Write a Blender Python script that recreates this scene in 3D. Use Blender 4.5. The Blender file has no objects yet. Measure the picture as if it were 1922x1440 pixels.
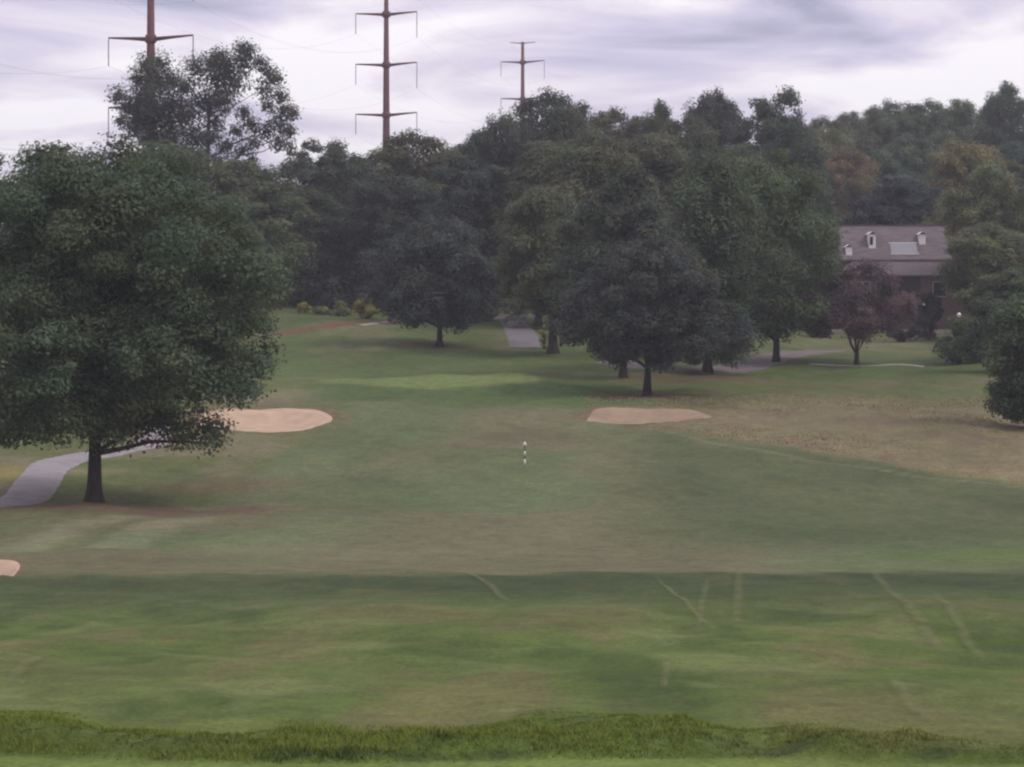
import bpy, math, random
import numpy as np

# ------------------------------------------------------------------ camera, sky, sun, exposure
scene = bpy.context.scene
COL = scene.collection
F = 6000.0            # focal length in photo pixels (photo 1922 px wide)
HROW = 480.0          # eye-level row in the photo
CAMZ = 12.0           # eye height above the datum

cam_data = bpy.data.cameras.new('camera')
cam_data.sensor_width = 36.0
cam_data.lens = 36.0 * F / 1922.0
cam_data.shift_y = -(720.0 - HROW) / 1922.0
cam_data.clip_start = 0.5
cam_data.clip_end = 9000.0
cam = bpy.data.objects.new('camera', cam_data)
COL.objects.link(cam)
cam.location = (0, 0, CAMZ)
cam.rotation_euler = (math.radians(90), 0, 0)
scene.camera = cam

SUN_EL, SUN_AZ = math.radians(50), math.radians(108)     # azimuth clockwise from +Y (view direction)
world = bpy.data.worlds.new('World')
scene.world = world
world.use_nodes = True
wn, wl = world.node_tree.nodes, world.node_tree.links
wn.clear()
def W(t, **k):
    n = wn.new(t)
    for a, b in k.items():
        setattr(n, a, b)
    return n
sky = W('ShaderNodeTexSky', sky_type='NISHITA', sun_disc=False, sun_elevation=SUN_EL, sun_rotation=SUN_AZ)
tc = W('ShaderNodeTexCoord')
sep = W('ShaderNodeSeparateXYZ')
wl.new(tc.outputs['Generated'], sep.inputs[0])
absz = W('ShaderNodeMath', operation='ABSOLUTE'); wl.new(sep.outputs[2], absz.inputs[0])
addz = W('ShaderNodeMath', operation='ADD'); wl.new(absz.outputs[0], addz.inputs[0]); addz.inputs[1].default_value = 0.17
dx = W('ShaderNodeMath', operation='DIVIDE'); wl.new(sep.outputs[0], dx.inputs[0]); wl.new(addz.outputs[0], dx.inputs[1])
dy = W('ShaderNodeMath', operation='DIVIDE'); wl.new(sep.outputs[1], dy.inputs[0]); wl.new(addz.outputs[0], dy.inputs[1])
comb = W('ShaderNodeCombineXYZ'); wl.new(dx.outputs[0], comb.inputs[0]); wl.new(dy.outputs[0], comb.inputs[1])
SKY_SEED = 7.35
comb.inputs[2].default_value = SKY_SEED
n1 = W('ShaderNodeTexNoise'); n1.inputs['Scale'].default_value = 1.9; n1.inputs['Detail'].default_value = 5.0
n1.inputs['Roughness'].default_value = 0.5; n1.inputs['Distortion'].default_value = 0.5
wl.new(comb.outputs[0], n1.inputs['Vector'])
ramp = W('ShaderNodeValToRGB'); wl.new(n1.outputs['Fac'], ramp.inputs[0])
cr = ramp.color_ramp
cr.elements[0].position = 0.325; cr.elements[0].color = (0.43, 0.425, 0.60, 1)
cr.elements[1].position = 0.555; cr.elements[1].color = (1.15, 1.10, 1.15, 1)
e = cr.elements.new(0.40); e.color = (0.67, 0.63, 0.83, 1)
e = cr.elements.new(0.47); e.color = (0.90, 0.83, 0.97, 1)
cloudx = W('ShaderNodeVectorMath', operation='SCALE'); wl.new(ramp.outputs[0], cloudx.inputs[0]); cloudx.inputs['Scale'].default_value = 10.0
mixs = W('ShaderNodeMix', data_type='RGBA'); mixs.inputs[0].default_value = 0.93
wl.new(sky.outputs[0], mixs.inputs[6]); wl.new(cloudx.outputs[0], mixs.inputs[7])
bg = W('ShaderNodeBackground'); bg.inputs['Strength'].default_value = 0.1
wl.new(mixs.outputs[2], bg.inputs['Color'])
wo = W('ShaderNodeOutputWorld'); wl.new(bg.outputs[0], wo.inputs[0])

sun_data = bpy.data.lights.new('sun', 'SUN')
sun_data.energy = 1.5
sun_data.angle = math.radians(16)
sun_data.color = (1.0, 0.95, 0.88)
sun = bpy.data.objects.new('sun', sun_data)
COL.objects.link(sun)
sun.location = (60, 60, 120)
sun.rotation_euler = (math.radians(90) - SUN_EL, 0, -SUN_AZ + math.pi)

scene.view_settings.view_transform = 'Standard'
scene.view_settings.look = 'None'
scene.view_settings.exposure = 0.0
scene.view_settings.gamma = 1.0
scene.view_settings.use_curve_mapping = False
scene.render.engine = 'CYCLES'
scene.cycles.use_denoising = True
scene.cycles.max_bounces = 7
scene.cycles.diffuse_bounces = 5
scene.cycles.volume_bounces = 0
scene.cycles.transparent_max_bounces = 6
scene.cycles.pixel_filter_type = 'BLACKMAN_HARRIS'
scene.cycles.filter_width = 2.3

rng = np.random.default_rng(11)

# ------------------------------------------------------------------ helpers
def srgb(r, g, b):
    f = lambda c: (c / 255 / 12.92) if c / 255 <= 0.04045 else ((c / 255 + 0.055) / 1.055) ** 2.4
    return (f(r), f(g), f(b))

def mesh_obj(name, verts, faces, mat=None, parent=None, smooth=False, attr=None):
    """faces: int array (n,3) or (n,4), or a list of tuples"""
    me = bpy.data.meshes.new(name)
    verts = np.asarray(verts, dtype=np.float32)
    if isinstance(faces, np.ndarray):
        n, k = faces.shape
        me.vertices.add(len(verts)); me.vertices.foreach_set('co', verts.ravel())
        me.loops.add(n * k); me.loops.foreach_set('vertex_index', faces.astype(np.int32).ravel())
        me.polygons.add(n); me.polygons.foreach_set('loop_start', np.arange(0, n * k, k, dtype=np.int32))
        me.update(calc_edges=True)
    else:
        me.from_pydata(verts.tolist(), [], [tuple(f) for f in faces]); me.update()
    if smooth:
        me.polygons.foreach_set('use_smooth', np.ones(len(me.polygons), dtype=bool))
    if attr is not None:
        a = me.color_attributes.new('tint', 'FLOAT_COLOR', 'POINT')
        c = np.ones((len(verts), 4), dtype=np.float32); c[:, :3] = attr
        a.data.foreach_set('color', c.ravel())
    if mat: me.materials.append(mat)
    o = bpy.data.objects.new(name, me); COL.objects.link(o)
    if parent: o.parent = parent
    return o

def empty(name, loc=(0, 0, 0), rz=0.0):
    o = bpy.data.objects.new(name, None); COL.objects.link(o)
    o.empty_display_size = 0.3
    o.location = loc; o.rotation_euler = (0, 0, rz)
    return o

def tag(o, label=None, cat=None, group=None, kind=None):
    if label: o['label'] = label
    if cat: o['category'] = cat
    if group: o['group'] = group
    if kind: o['kind'] = kind
    return o

class MB:
    """collects simple shapes into one mesh"""
    def __init__(s): s.v = []; s.f = []
    def box(s, x0, x1, y0, y1, z0, z1):
        b = len(s.v)
        s.v += [(x0,y0,z0),(x1,y0,z0),(x1,y1,z0),(x0,y1,z0),(x0,y0,z1),(x1,y0,z1),(x1,y1,z1),(x0,y1,z1)]
        s.f += [tuple(b+i for i in q) for q in ((0,3,2,1),(4,5,6,7),(0,1,5,4),(1,2,6,5),(2,3,7,6),(3,0,4,7))]
        return s
    def poly(s, pts):
        b = len(s.v); s.v += [tuple(p) for p in pts]; s.f.append(tuple(range(b, b+len(pts)))); return s
    def tube(s, pts, radii, n=8, cap=True):
        P = [np.array(p, float) for p in pts]; b0 = len(s.v)
        for i, p in enumerate(P):
            d = P[min(i+1, len(P)-1)] - P[max(i-1, 0)]; d /= (np.linalg.norm(d) + 1e-9)
            a = np.cross(d, (0,0,1.0) if abs(d[2]) < 0.9 else (1.0,0,0)); a /= np.linalg.norm(a); c = np.cross(d, a)
            for k in range(n):
                t = 2*math.pi*k/n
                s.v.append(tuple(p + radii[i]*(math.cos(t)*a + math.sin(t)*c)))
        for i in range(len(P)-1):
            for k in range(n):
                q = b0+i*n+k; r = b0+i*n+(k+1) % n
                s.f.append((q, r, r+n, q+n))
        if cap:
            s.f.append(tuple(b0+k for k in range(n))[::-1]); s.f.append(tuple(b0+(len(P)-1)*n+k for k in range(n)))
        return s
    def build(s, name, mat, parent=None, smooth=False):
        return mesh_obj(name, s.v, s.f, mat, parent, smooth)

# ------------------------------------------------------------------ materials
def new_mat(name):
    m = bpy.data.materials.new(name); m.use_nodes = True
    nt = m.node_tree; nt.nodes.clear()
    out = nt.nodes.new('ShaderNodeOutputMaterial')
    return m, nt.nodes, nt.links, out

def plain_mat(name, col, rough=0.8, noise=0.25, scale=3.0, bump=0.0, spec=0.3, stretch=(1,1,1)):
    m, N, L, out = new_mat(name)
    p = N.new('ShaderNodeBsdfPrincipled'); p.inputs['Roughness'].default_value = rough
    p.inputs['Specular IOR Level'].default_value = spec
    t = N.new('ShaderNodeTexCoord'); mp = N.new('ShaderNodeMapping'); mp.inputs['Scale'].default_value = stretch
    L.new(t.outputs['Object'], mp.inputs[0])
    n = N.new('ShaderNodeTexNoise'); n.inputs['Scale'].default_value = scale; n.inputs['Detail'].default_value = 6
    L.new(mp.outputs[0], n.inputs['Vector'])
    mr = N.new('ShaderNodeMapRange'); mr.inputs[1].default_value = 0.25; mr.inputs[2].default_value = 0.75
    mr.inputs[3].default_value = 1 - noise; mr.inputs[4].default_value = 1 + noise
    L.new(n.outputs['Fac'], mr.inputs[0])
    vm = N.new('ShaderNodeVectorMath'); vm.operation = 'SCALE'; vm.inputs[0].default_value = col
    L.new(mr.outputs[0], vm.inputs['Scale']); L.new(vm.outputs[0], p.inputs['Base Color'])
    if bump:
        b = N.new('ShaderNodeBump'); b.inputs['Strength'].default_value = bump; b.inputs['Distance'].default_value = 0.1
        L.new(n.outputs['Fac'], b.inputs['Height']); L.new(b.outputs[0], p.inputs['Normal'])
    L.new(p.outputs[0], out.inputs[0])
    return m

def leaf_material():
    m, N, L, out = new_mat('leaves')
    oi = N.new('ShaderNodeObjectInfo'); at = N.new('ShaderNodeAttribute'); at.attribute_name = 'tint'
    mu = N.new('ShaderNodeVectorMath'); mu.operation = 'MULTIPLY'
    L.new(oi.outputs['Color'], mu.inputs[0]); L.new(at.outputs['Color'], mu.inputs[1])
    p = N.new('ShaderNodeBsdfPrincipled'); p.inputs['Roughness'].default_value = 0.62
    p.inputs['Specular IOR Level'].default_value = 0.25
    L.new(mu.outputs[0], p.inputs['Base Color'])
    tr = N.new('ShaderNodeBsdfTranslucent'); L.new(mu.outputs[0], tr.inputs['Color'])
    mx = N.new('ShaderNodeMixShader'); mx.inputs[0].default_value = 0.40
    L.new(p.outputs[0], mx.inputs[1]); L.new(tr.outputs[0], mx.inputs[2]); L.new(mx.outputs[0], out.inputs[0])
    return m
LEAF = leaf_material()
BARK = plain_mat('bark', (0.045, 0.034, 0.032), 0.95, 0.35, 6.0, 0.6, 0.1, (1, 1, 0.25))
BARK_PALE = plain_mat('grey_bark', (0.13, 0.10, 0.10), 0.95, 0.3, 5.0, 0.5, 0.1, (1, 1, 0.25))

def turf_material():
    """grass: zone colour per vertex, with mottling, dry wisps and fine relief"""
    m, N, L, out = new_mat('turf')
    at = N.new('ShaderNodeAttribute'); at.attribute_name = 'tint'
    g = N.new('ShaderNodeNewGeometry')
    def noise(scale, detail, stretch=(1, 1, 1), rough=0.55):
        mp = N.new('ShaderNodeMapping'); mp.inputs['Scale'].default_value = stretch
        L.new(g.outputs['Position'], mp.inputs[0])
        n = N.new('ShaderNodeTexNoise'); n.inputs['Scale'].default_value = scale; n.inputs['Detail'].default_value = detail
        n.inputs['Roughness'].default_value = rough; L.new(mp.outputs[0], n.inputs['Vector']); return n
    def rng_(n, lo, hi, a=0.25, b=0.75):
        r = N.new('ShaderNodeMapRange'); r.inputs[1].default_value = a; r.inputs[2].default_value = b
        r.inputs[3].default_value = lo; r.inputs[4].default_value = hi; L.new(n.outputs['Fac'], r.inputs[0]); return r
    big = rng_(noise(0.16, 5, (1, 0.55, 1)), 0.80, 1.20)
    mid = rng_(noise(1.3, 6, (1, 0.6, 1)), 0.80, 1.22)
    fine = rng_(noise(14, 3, (1, 0.5, 1)), 0.72, 1.28)
    gr = rng_(noise(4.6, 4, (1, 0.4, 1)), 0.84, 1.17)
    m0 = N.new('ShaderNodeMath'); m0.operation = 'MULTIPLY'; L.new(gr.outputs[0], m0.inputs[0]); L.new(fine.outputs[0], m0.inputs[1])
    m1 = N.new('ShaderNodeMath'); m1.operation = 'MULTIPLY'; L.new(big.outputs[0], m1.inputs[0]); L.new(mid.outputs[0], m1.inputs[1])
    m2 = N.new('ShaderNodeMath'); m2.operation = 'MULTIPLY'; L.new(m1.outputs[0], m2.inputs[0]); L.new(m0.outputs[0], m2.inputs[1])
    dry = rng_(noise(0.45, 6, (1, 0.45, 1), 0.62), 0.0, 0.26, 0.5, 0.75)
    mix = N.new('ShaderNodeMix'); mix.data_type = 'RGBA'
    L.new(dry.outputs[0], mix.inputs[0]); L.new(at.outputs['Color'], mix.inputs[6])
    mix.inputs[7].default_value = (0.150, 0.128, 0.056, 1)
    vm = N.new('ShaderNodeVectorMath'); vm.operation = 'SCALE'
    L.new(mix.outputs[2], vm.inputs[0]); L.new(m2.outputs[0], vm.inputs['Scale'])
    p = N.new('ShaderNodeBsdfPrincipled'); p.inputs['Roughness'].default_value = 0.9; p.inputs['Specular IOR Level'].default_value = 0.1
    L.new(vm.outputs[0], p.inputs['Base Color'])
    bn = noise(5, 6); b = N.new('ShaderNodeBump'); b.inputs['Strength'].default_value = 0.5; b.inputs['Distance'].default_value = 0.12
    L.new(bn.outputs['Fac'], b.inputs['Height']); L.new(b.outputs[0], p.inputs['Normal'])
    L.new(p.outputs[0], out.inputs[0])
    return m
TURF = turf_material()
def blade_material():
    m, N, L, out = new_mat('grass_blades')
    at = N.new('ShaderNodeAttribute'); at.attribute_name = 'tint'
    d = N.new('ShaderNodeBsdfDiffuse'); tr = N.new('ShaderNodeBsdfTranslucent')
    ge = N.new('ShaderNodeNewGeometry'); ad = N.new('ShaderNodeVectorMath'); ad.operation = 'ADD'; ad.inputs[1].default_value = (0, 0, 1.6)
    nz = N.new('ShaderNodeVectorMath'); nz.operation = 'NORMALIZE'
    L.new(ge.outputs['Normal'], ad.inputs[0]); L.new(ad.outputs[0], nz.inputs[0]); L.new(nz.outputs[0], d.inputs['Normal'])
    L.new(at.outputs['Color'], d.inputs['Color']); L.new(at.outputs['Color'], tr.inputs['Color'])
    mx = N.new('ShaderNodeMixShader'); mx.inputs[0].default_value = 0.2
    L.new(d.outputs[0], mx.inputs[1]); L.new(tr.outputs[0], mx.inputs[2]); L.new(mx.outputs[0], out.inputs[0])
    return m
BLADE = blade_material()
SAND = plain_mat('bunker_sand', (0.45, 0.325, 0.232), 0.95, 0.16, 1.2, 0.3, 0.1)
SAND2 = plain_mat('damp_sand', (0.29, 0.218, 0.148), 0.95, 0.2, 0.9, 0.3, 0.1)
ASPHALT = plain_mat('worn_asphalt', (0.255, 0.23, 0.24), 0.9, 0.18, 1.1, 0.2, 0.2)
ASPHALT_DK = plain_mat('brown_asphalt', (0.155, 0.125, 0.125), 0.9, 0.2, 1.0, 0.2, 0.2)
MULCH = plain_mat('red_mulch', (0.15, 0.068, 0.05), 0.95, 0.3, 2.5, 0.4, 0.1)
CONCRETE = plain_mat('pale_concrete', (0.32, 0.29, 0.25), 0.9, 0.15, 2.0, 0.1, 0.2)

# ------------------------------------------------------------------ terrain
PROF = np.array([(-80,-1.75),(7.5,-1.75),(20,-3.75),(30,-5.15),(33,-5.36),(35,-5.46),(38,-5.62),(42,-5.86),(58,-7.0),(80,-8.42),
                 (90,-8.98),(100,-9.72),(115,-10.38),(136,-10.55),(150,-10.08),(172,-9.2),(194,-8.36),(203,-8.05),(222,-7.5),
                 (240,-6.8),(265,-5.4),(275,-4.85),(300,-4.0),(350,-3.0),(450,1.0),(660,6.0),(1000,9.0),(6000,9.0)])
_D = np.arange(-80, 6000, 0.5)
_Z = np.interp(_D, PROF[:, 0], PROF[:, 1])
def _sm(z, w):
    k = np.hanning(2*w+3)[1:-1]; k /= k.sum()
    return np.convolve(np.pad(z, w, mode='edge'), k, mode='valid')
_Z = np.where(_D < 45, _sm(_Z, 3), _sm(_Z, 12))
_rowD = np.arange(33, 320, 0.25)
_row = HROW - np.interp(_rowD, _D, _Z) * F / _rowD
def depth_of(row):
    o = np.argsort(_row)
    return float(np.interp(row, _row[o], _rowD[o]))
def gp(px, row):
    d = depth_of(row); return ((px - 961) / F * d, d)
def sstep(a, b, x):
    t = np.clip((x - a) / (b - a), 0, 1); return t*t*(3-2*t)

# bunkers: centre, half width, half depth (metres)
def bunker(px0, px1, row0, row1):
    (xa, ya), (xb, yb) = gp(px0, row1), gp(px1, row0)
    xm = (px0 + px1) / 2; yc = (ya + yb) / 2
    return ((xm - 961) / F * yc, yc, (px1 - px0) / 2 / F * yc, (yb - ya) / 2)
BUNKERS = [bunker(372, 622, 781, 815), bunker(1095, 1328, 777, 793), bunker(-110, 34, 1073, 1085)]
def bshape(x, y, b):
    cx, cy, a, c = b
    th = np.arctan2((y-cy)/c, (x-cx)/a)
    wob = 1 + 0.07*np.sin(3*th+cx) + 0.05*np.sin(5*th+1.3*cx)
    return np.hypot((x-cx)/a, (y-cy)/c) / wob

def vnoise(x, y, s, seed):
    r = np.random.default_rng(seed); T = r.random((64, 64))
    u = x/s; v = y/s; i = np.floor(u).astype(int); j = np.floor(v).astype(int)
    fu = u-i; fv = v-j; fu = fu*fu*(3-2*fu); fv = fv*fv*(3-2*fv)
    g = lambda a, b: T[a % 64, b % 64]
    return (g(i, j)*(1-fu)+g(i+1, j)*fu)*(1-fv)+(g(i, j+1)*(1-fu)+g(i+1, j+1)*fu)*fv
def fbm(x, y, s, seed):
    return 0.55*vnoise(x, y, s, seed)+0.3*vnoise(x, y, s/2.2, seed+1)+0.15*vnoise(x, y, s/5, seed+2)

def ground(x, y, bunk=True):
    x = np.asarray(x, float); y = np.asarray(y, float)
    z = np.interp(y, _D, _Z)
    # lower shelf with the clubhouse on the right, then a wooded hill
    prof_r = np.interp(y, [200, 222, 245, 262, 285, 310, 340, 400, 470, 700, 1200], [-8.2, -7.5, -6.95, -6.9, -6.9, -6.6, -4.5, 0.5, 5.0, 9.0, 11.0])
    w = sstep(14, 30, x * np.clip(300 / np.maximum(y, 200), 0.6, 1.2)) * sstep(215, 245, y)
    z = z * (1 - w) + prof_r * w
    # gentle swells
    und = 0.16*np.sin(x*0.21+0.6)*np.sin(y*0.09+1.1) + 0.08*np.sin(x*0.47+y*0.13) + 0.06*np.sin(x*0.9-y*0.31+2.0)
    z = z + und * sstep(40, 60, y) * (1 - 0.72*sstep(66, 80, y)*(1 - sstep(110, 140, y))) + 0.03*np.sin(x*1.7+y*0.8)*sstep(34, 40, y)
    # lumpy weeds-and-grass bank in front
    lx = 34.3 + 0.35*np.sin(x*0.7) - 0.05*x
    bw = 1.1*np.sin(x*.8+1)+.8*np.sin(x*1.9+.3)+.4*np.sin(x*4.3)
    bank = sstep(lx, lx+.7, y)*(1-sstep(lx+1.8+bw*.7, lx+4.4+bw, y))
    z = z + bank*(0.05 + 0.30*(fbm(x, y, .9, 140)-.30)*sstep(-9, -6, -np.abs(x)) + 0.10*(vnoise(x, y, .28, 150)-.5))
    # raised putting green with a soft front bank
    gx, gy = gp(810, 720)
    z = z + 0.22 * (1 - sstep(0.75, 1.35, np.hypot((x-gx)/8.0, (y-gy)/7.0)))
    if bunk:
        for b in BUNKERS:
            s = bshape(x, y, b); cx, cy, a, c = b
            t = np.clip((y-cy)/c, -1.6, 1.6)
            z = z + 0.10*np.exp(-((s-1.13)/.11)**2) - 0.28*(1-sstep(0.45, 1.0, s)) + 0.36*sstep(-0.2, 0.9, t)*(1-sstep(1.05, 1.55, s))
    return z + CAMZ

def gz(x, y): return float(ground(np.array([x]), np.array([y]))[0])

# ---- turf colours by zone
C_TEE = np.array((0.140, 0.190, 0.040)); C_STRIP = np.array((0.088, 0.124, 0.026)); C_ROUGH = np.array((0.094, 0.134, 0.028))
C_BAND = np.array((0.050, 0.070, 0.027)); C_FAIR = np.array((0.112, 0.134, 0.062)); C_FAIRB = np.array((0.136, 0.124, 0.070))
C_DEEP = np.array((0.070, 0.090, 0.038)); C_TAN = np.array((0.195, 0.160, 0.088)); C_OLIVE = np.array((0.096, 0.116, 0.038))
C_GREEN = np.array((0.140, 0.180, 0.058)); C_DIRT = np.array((0.155, 0.100, 0.066)); C_FAR = np.array((0.082, 0.110, 0.038))
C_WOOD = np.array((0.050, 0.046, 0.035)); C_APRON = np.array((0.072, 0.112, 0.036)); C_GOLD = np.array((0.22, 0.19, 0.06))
def seg_dist(x, y, pts):
    d = np.full(x.shape, 1e9)
    for (ax, ay), (bx, by) in zip(pts[:-1], pts[1:]):
        vx, vy = bx-ax, by-ay
        t = np.clip(((x-ax)*vx+(y-ay)*vy)/(vx*vx+vy*vy), 0, 1)
        d = np.minimum(d, np.hypot(x-ax-t*vx, y-ay-t*vy))
    return d
FAIR_L = np.array([(88,-34),(118,-24),(130,-17),(138,-12.5),(150,-11.5),(165,-10.5),(174,-9.0),(190,-9.5),(200,-10)])
FAIR_R = np.array([(88,46),(135,34),(145,23),(155,17),(162,12),(172,6.5),(182,3.5),(192,4.0),(200,4.5)])
TRACKS = [([(30,1035),(150,985),(240,968)], 1.0), ([(215,1030),(290,990),(360,972)], 1.1), ([(1255,812),(1400,846),(1600,874),(1960,912)], .3)]
def turf_colour(x, y):
    c = np.broadcast_to(C_ROUGH, x.shape+(3,)).copy()
    def lay(col, m): 
        nonlocal c
        c = c*(1-m[..., None]) + np.asarray(col)*m[..., None]
    n1_, n2_, n3_ = fbm(x, y*0.6, 6, 5), fbm(x, y*0.5, 14, 8), fbm(x, y, 2.2, 21)
    lay((0.120, 0.136, 0.042), sstep(.5, .72, n1_)*0.6)
    lay((0.080, 0.105, 0.034), sstep(.5, .3, n3_)*0.35*sstep(38, 44, y))
    n4_, n5_ = fbm(x, y*0.28, 1.9, 61), fbm(x, y*0.3, 1.5, 71)
    lay((0.138, 0.134, 0.050), sstep(.52, .72, n4_)*0.85)
    lay((0.060, 0.092, 0.020), sstep(.48, .30, n4_)*0.9)
    lay((0.138, 0.168, 0.054), sstep(.53, .72, n5_)*0.75)
    # near edge: mown tee bank, then the long-grass strip
    ex = 34.3 + 0.35*np.sin(x*0.7) - 0.05*x
    bw = 1.1*np.sin(x*.8+1)+.8*np.sin(x*1.9+.3)+.4*np.sin(x*4.3); lay(C_STRIP, sstep(ex+4.8+bw, ex+2.6+bw, y)); lay((.125, .160, .030), sstep(ex+5.5, ex+4, y)*sstep(ex+1.5, ex+3, y)*sstep(.35, .6, n1_)*.8); lay((.042, .062, .020), sstep(.54, .70, fbm(x, y*1.6, .8, 99))*sstep(ex+1.8, ex+.4, y)*.85); lay(C_TEE, sstep(ex+0.35, ex-0.2, y))  # dark patches at the strip's foot: shade painted into the turf colour
    lay((0.13, 0.13, 0.05), sstep(.44, .62, n1_)*sstep(1.0, 3.5, x)*sstep(ex+0.6, ex+2, y)*sstep(ex+7, ex+4, y)*0.6)
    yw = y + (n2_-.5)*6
    lay(C_BAND, sstep(62, 86, yw)*0.95)  # ground colour darkens towards the fairway edge
    # everything beyond the fairway line
    edge = 92.5 + 0.8*np.sin(x*0.16)
    sof = 2.6 + 3.4*sstep(4, -6, x); past = sstep(edge-sof, edge+sof, y + (n3_-.5)*sof)
    lay(C_OLIVE, past)
    fl = np.interp(y, FAIR_L[:, 0], FAIR_L[:, 1]); fr = np.interp(y, FAIR_R[:, 0], FAIR_R[:, 1])
    jit = (n3_-.5)*1.6
    lay(C_TAN, past*sstep(-0.5, 2.5, x-fr+jit)*sstep(202, 188, y + x*0.25))
    lay((0.118, 0.118, 0.056), past*sstep(-0.5, 2.5, x-fr+jit)*sstep(.44, .62, n1_)*0.35)
    lay((0.150, 0.112, 0.076), past*sstep(-0.5, 2.5, x-fr+jit)*sstep(.52, .68, fbm(x, y*.5, 3.0, 64))*0.8)
    lay(C_OLIVE, past*sstep(0, 2, x-fr)*sstep(183, 189, y + (n1_-.5)*6)*sstep(204, 198, y)*0.6)
    fair = past*sstep(-0.8, 0.8, x-fl+jit)*sstep(0.7, -0.7, x-fr+jit*.6)*sstep(190, 184, y)
    lay(C_FAIR, fair)
    lay(C_FAIRB, fair*sstep(.40, .62, n2_ + 0.16*np.exp(-((x+5)/7)**2-((y-155)/16)**2))*0.9)
    lay((0.085, 0.112, 0.046), fair*sstep(.46, .30, n2_)*0.4)
    lay(C_DEEP, fair*sstep(2.5, 9, x - 0.03*(y-136) + (n2_-.5)*5)*sstep(106, 120, y)*0.85)
    st = np.sin((x*0.93 + y*0.21)/2.1); lay(c*1.14, fair*sstep(-.3, .3, st)*0.6)
    lay((0.100, 0.145, 0.036), past*sstep(1.2, .4, np.hypot((x-gp(1850, 1045)[0])/5.0, (y-depth_of(1048))/5.5)+(n3_-.5)*.5)*0.75)
    # left rough beside the big tree
    lay((0.165, 0.145, 0.088), past*sstep(.5, -1.5, x-fl+jit)*sstep(.42, .62, n1_)*0.8)
    xd, yd = gp(260, 955)
    lay(C_DIRT, sstep(1.25, .4, np.hypot((x-gp(215, 952)[0])/9.5, (y-yd)/2.6)+(n3_-.5)*.7)*0.9)
    lay(C_DIRT*0.8, sstep(1.2, .3, np.hypot((x-gp(400, 905)[0])/3.8, (y-depth_of(908))/4)+(n3_-.5)*.6)*0.55)
    lay(C_GOLD, sstep(1.2, .5, np.hypot((x-gp(-5, 905)[0])/1.3, (y-depth_of(905))/7)+(n3_-.5)*.5)*0.8)
    # bunker rims
    for b in BUNKERS:
        s = bshape(x, y, b); t = (y-b[1])/b[3]
        lay(C_DIRT*1.1, sstep(1.5, 1.0, s+(n3_-.5)*.4)*(0.35+0.5*sstep(-.2, .6, t)))
    # approach, apron, putting green, far turf
    ap = sstep(183, 189, y + (n1_-.5)*4)*sstep(-14, -10, x)*sstep(12, 6, x)*sstep(206, 200, y)
    lay(C_APRON, ap*0.9)
    lay(C_FAR, sstep(203, 211, y + (n1_-.5)*5))
    gx, gy = gp(805, 720); a = np.hypot((x-gx)/7.0, (y-gy)/6.0)
    lay(C_GREEN, sstep(1.06, .94, a + (n3_-.5)*.10))
    lay((0.15, 0.135, 0.075), sstep(.45, .65, n1_)*sstep(225, 235, y)*0.6)
    tx, ty = gp(1215, 742); lay(C_DIRT*.85, sstep(1.3, .5, np.hypot((x-tx)/3.6, (y-ty)/3.0)+(n3_-.5)*.6)*.9)
    tx, ty = gp(1300, 712); lay(C_DIRT*.8, sstep(1.3, .5, np.hypot((x-tx)/6, (y-ty)/4)+(n3_-.5)*.6)*.7)
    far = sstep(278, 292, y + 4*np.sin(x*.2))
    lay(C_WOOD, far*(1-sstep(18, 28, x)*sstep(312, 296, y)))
    c = c*(.93-.07*sstep(95, 88, y)[..., None])
    for pts, w in TRACKS:
        d = seg_dist(x, y, [gp(*p) for p in pts]); lay(c*1.0+np.array((.055, .055, .040)), sstep(w*1.3, w*.4, d)*0.8)
    return c

xs = np.concatenate([-np.geomspace(1400, 46, 40), np.arange(-45, -22, 0.7), np.arange(-22, 22, 0.22), np.arange(22, 52, 0.7), np.geomspace(53, 1400, 40)])
ys = np.concatenate([np.arange(-80, 28, 4.0), np.arange(28, 33.5, 0.5), np.arange(33.5, 39.5, 0.11), np.arange(39.5, 45, 0.4), np.arange(45, 110, 0.7), np.arange(110, 300, 0.75), np.arange(301, 700, 5.0), np.geomspace(705, 1500, 14)])
XX, YY = np.meshgrid(xs, ys)
ZZ = ground(XX, YY)
nx, ny = len(xs), len(ys)
idx = np.arange(nx*ny).reshape(ny, nx)
faces = np.stack([idx[:-1, :-1], idx[:-1, 1:], idx[1:, 1:], idx[1:, :-1]], -1).reshape(-1, 4)
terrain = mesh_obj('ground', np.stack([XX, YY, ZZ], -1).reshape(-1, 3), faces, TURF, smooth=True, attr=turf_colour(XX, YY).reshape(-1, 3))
tag(terrain, 'rolling turf of the golf hole from the near bank to the wooded hill', kind='structure')

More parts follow.
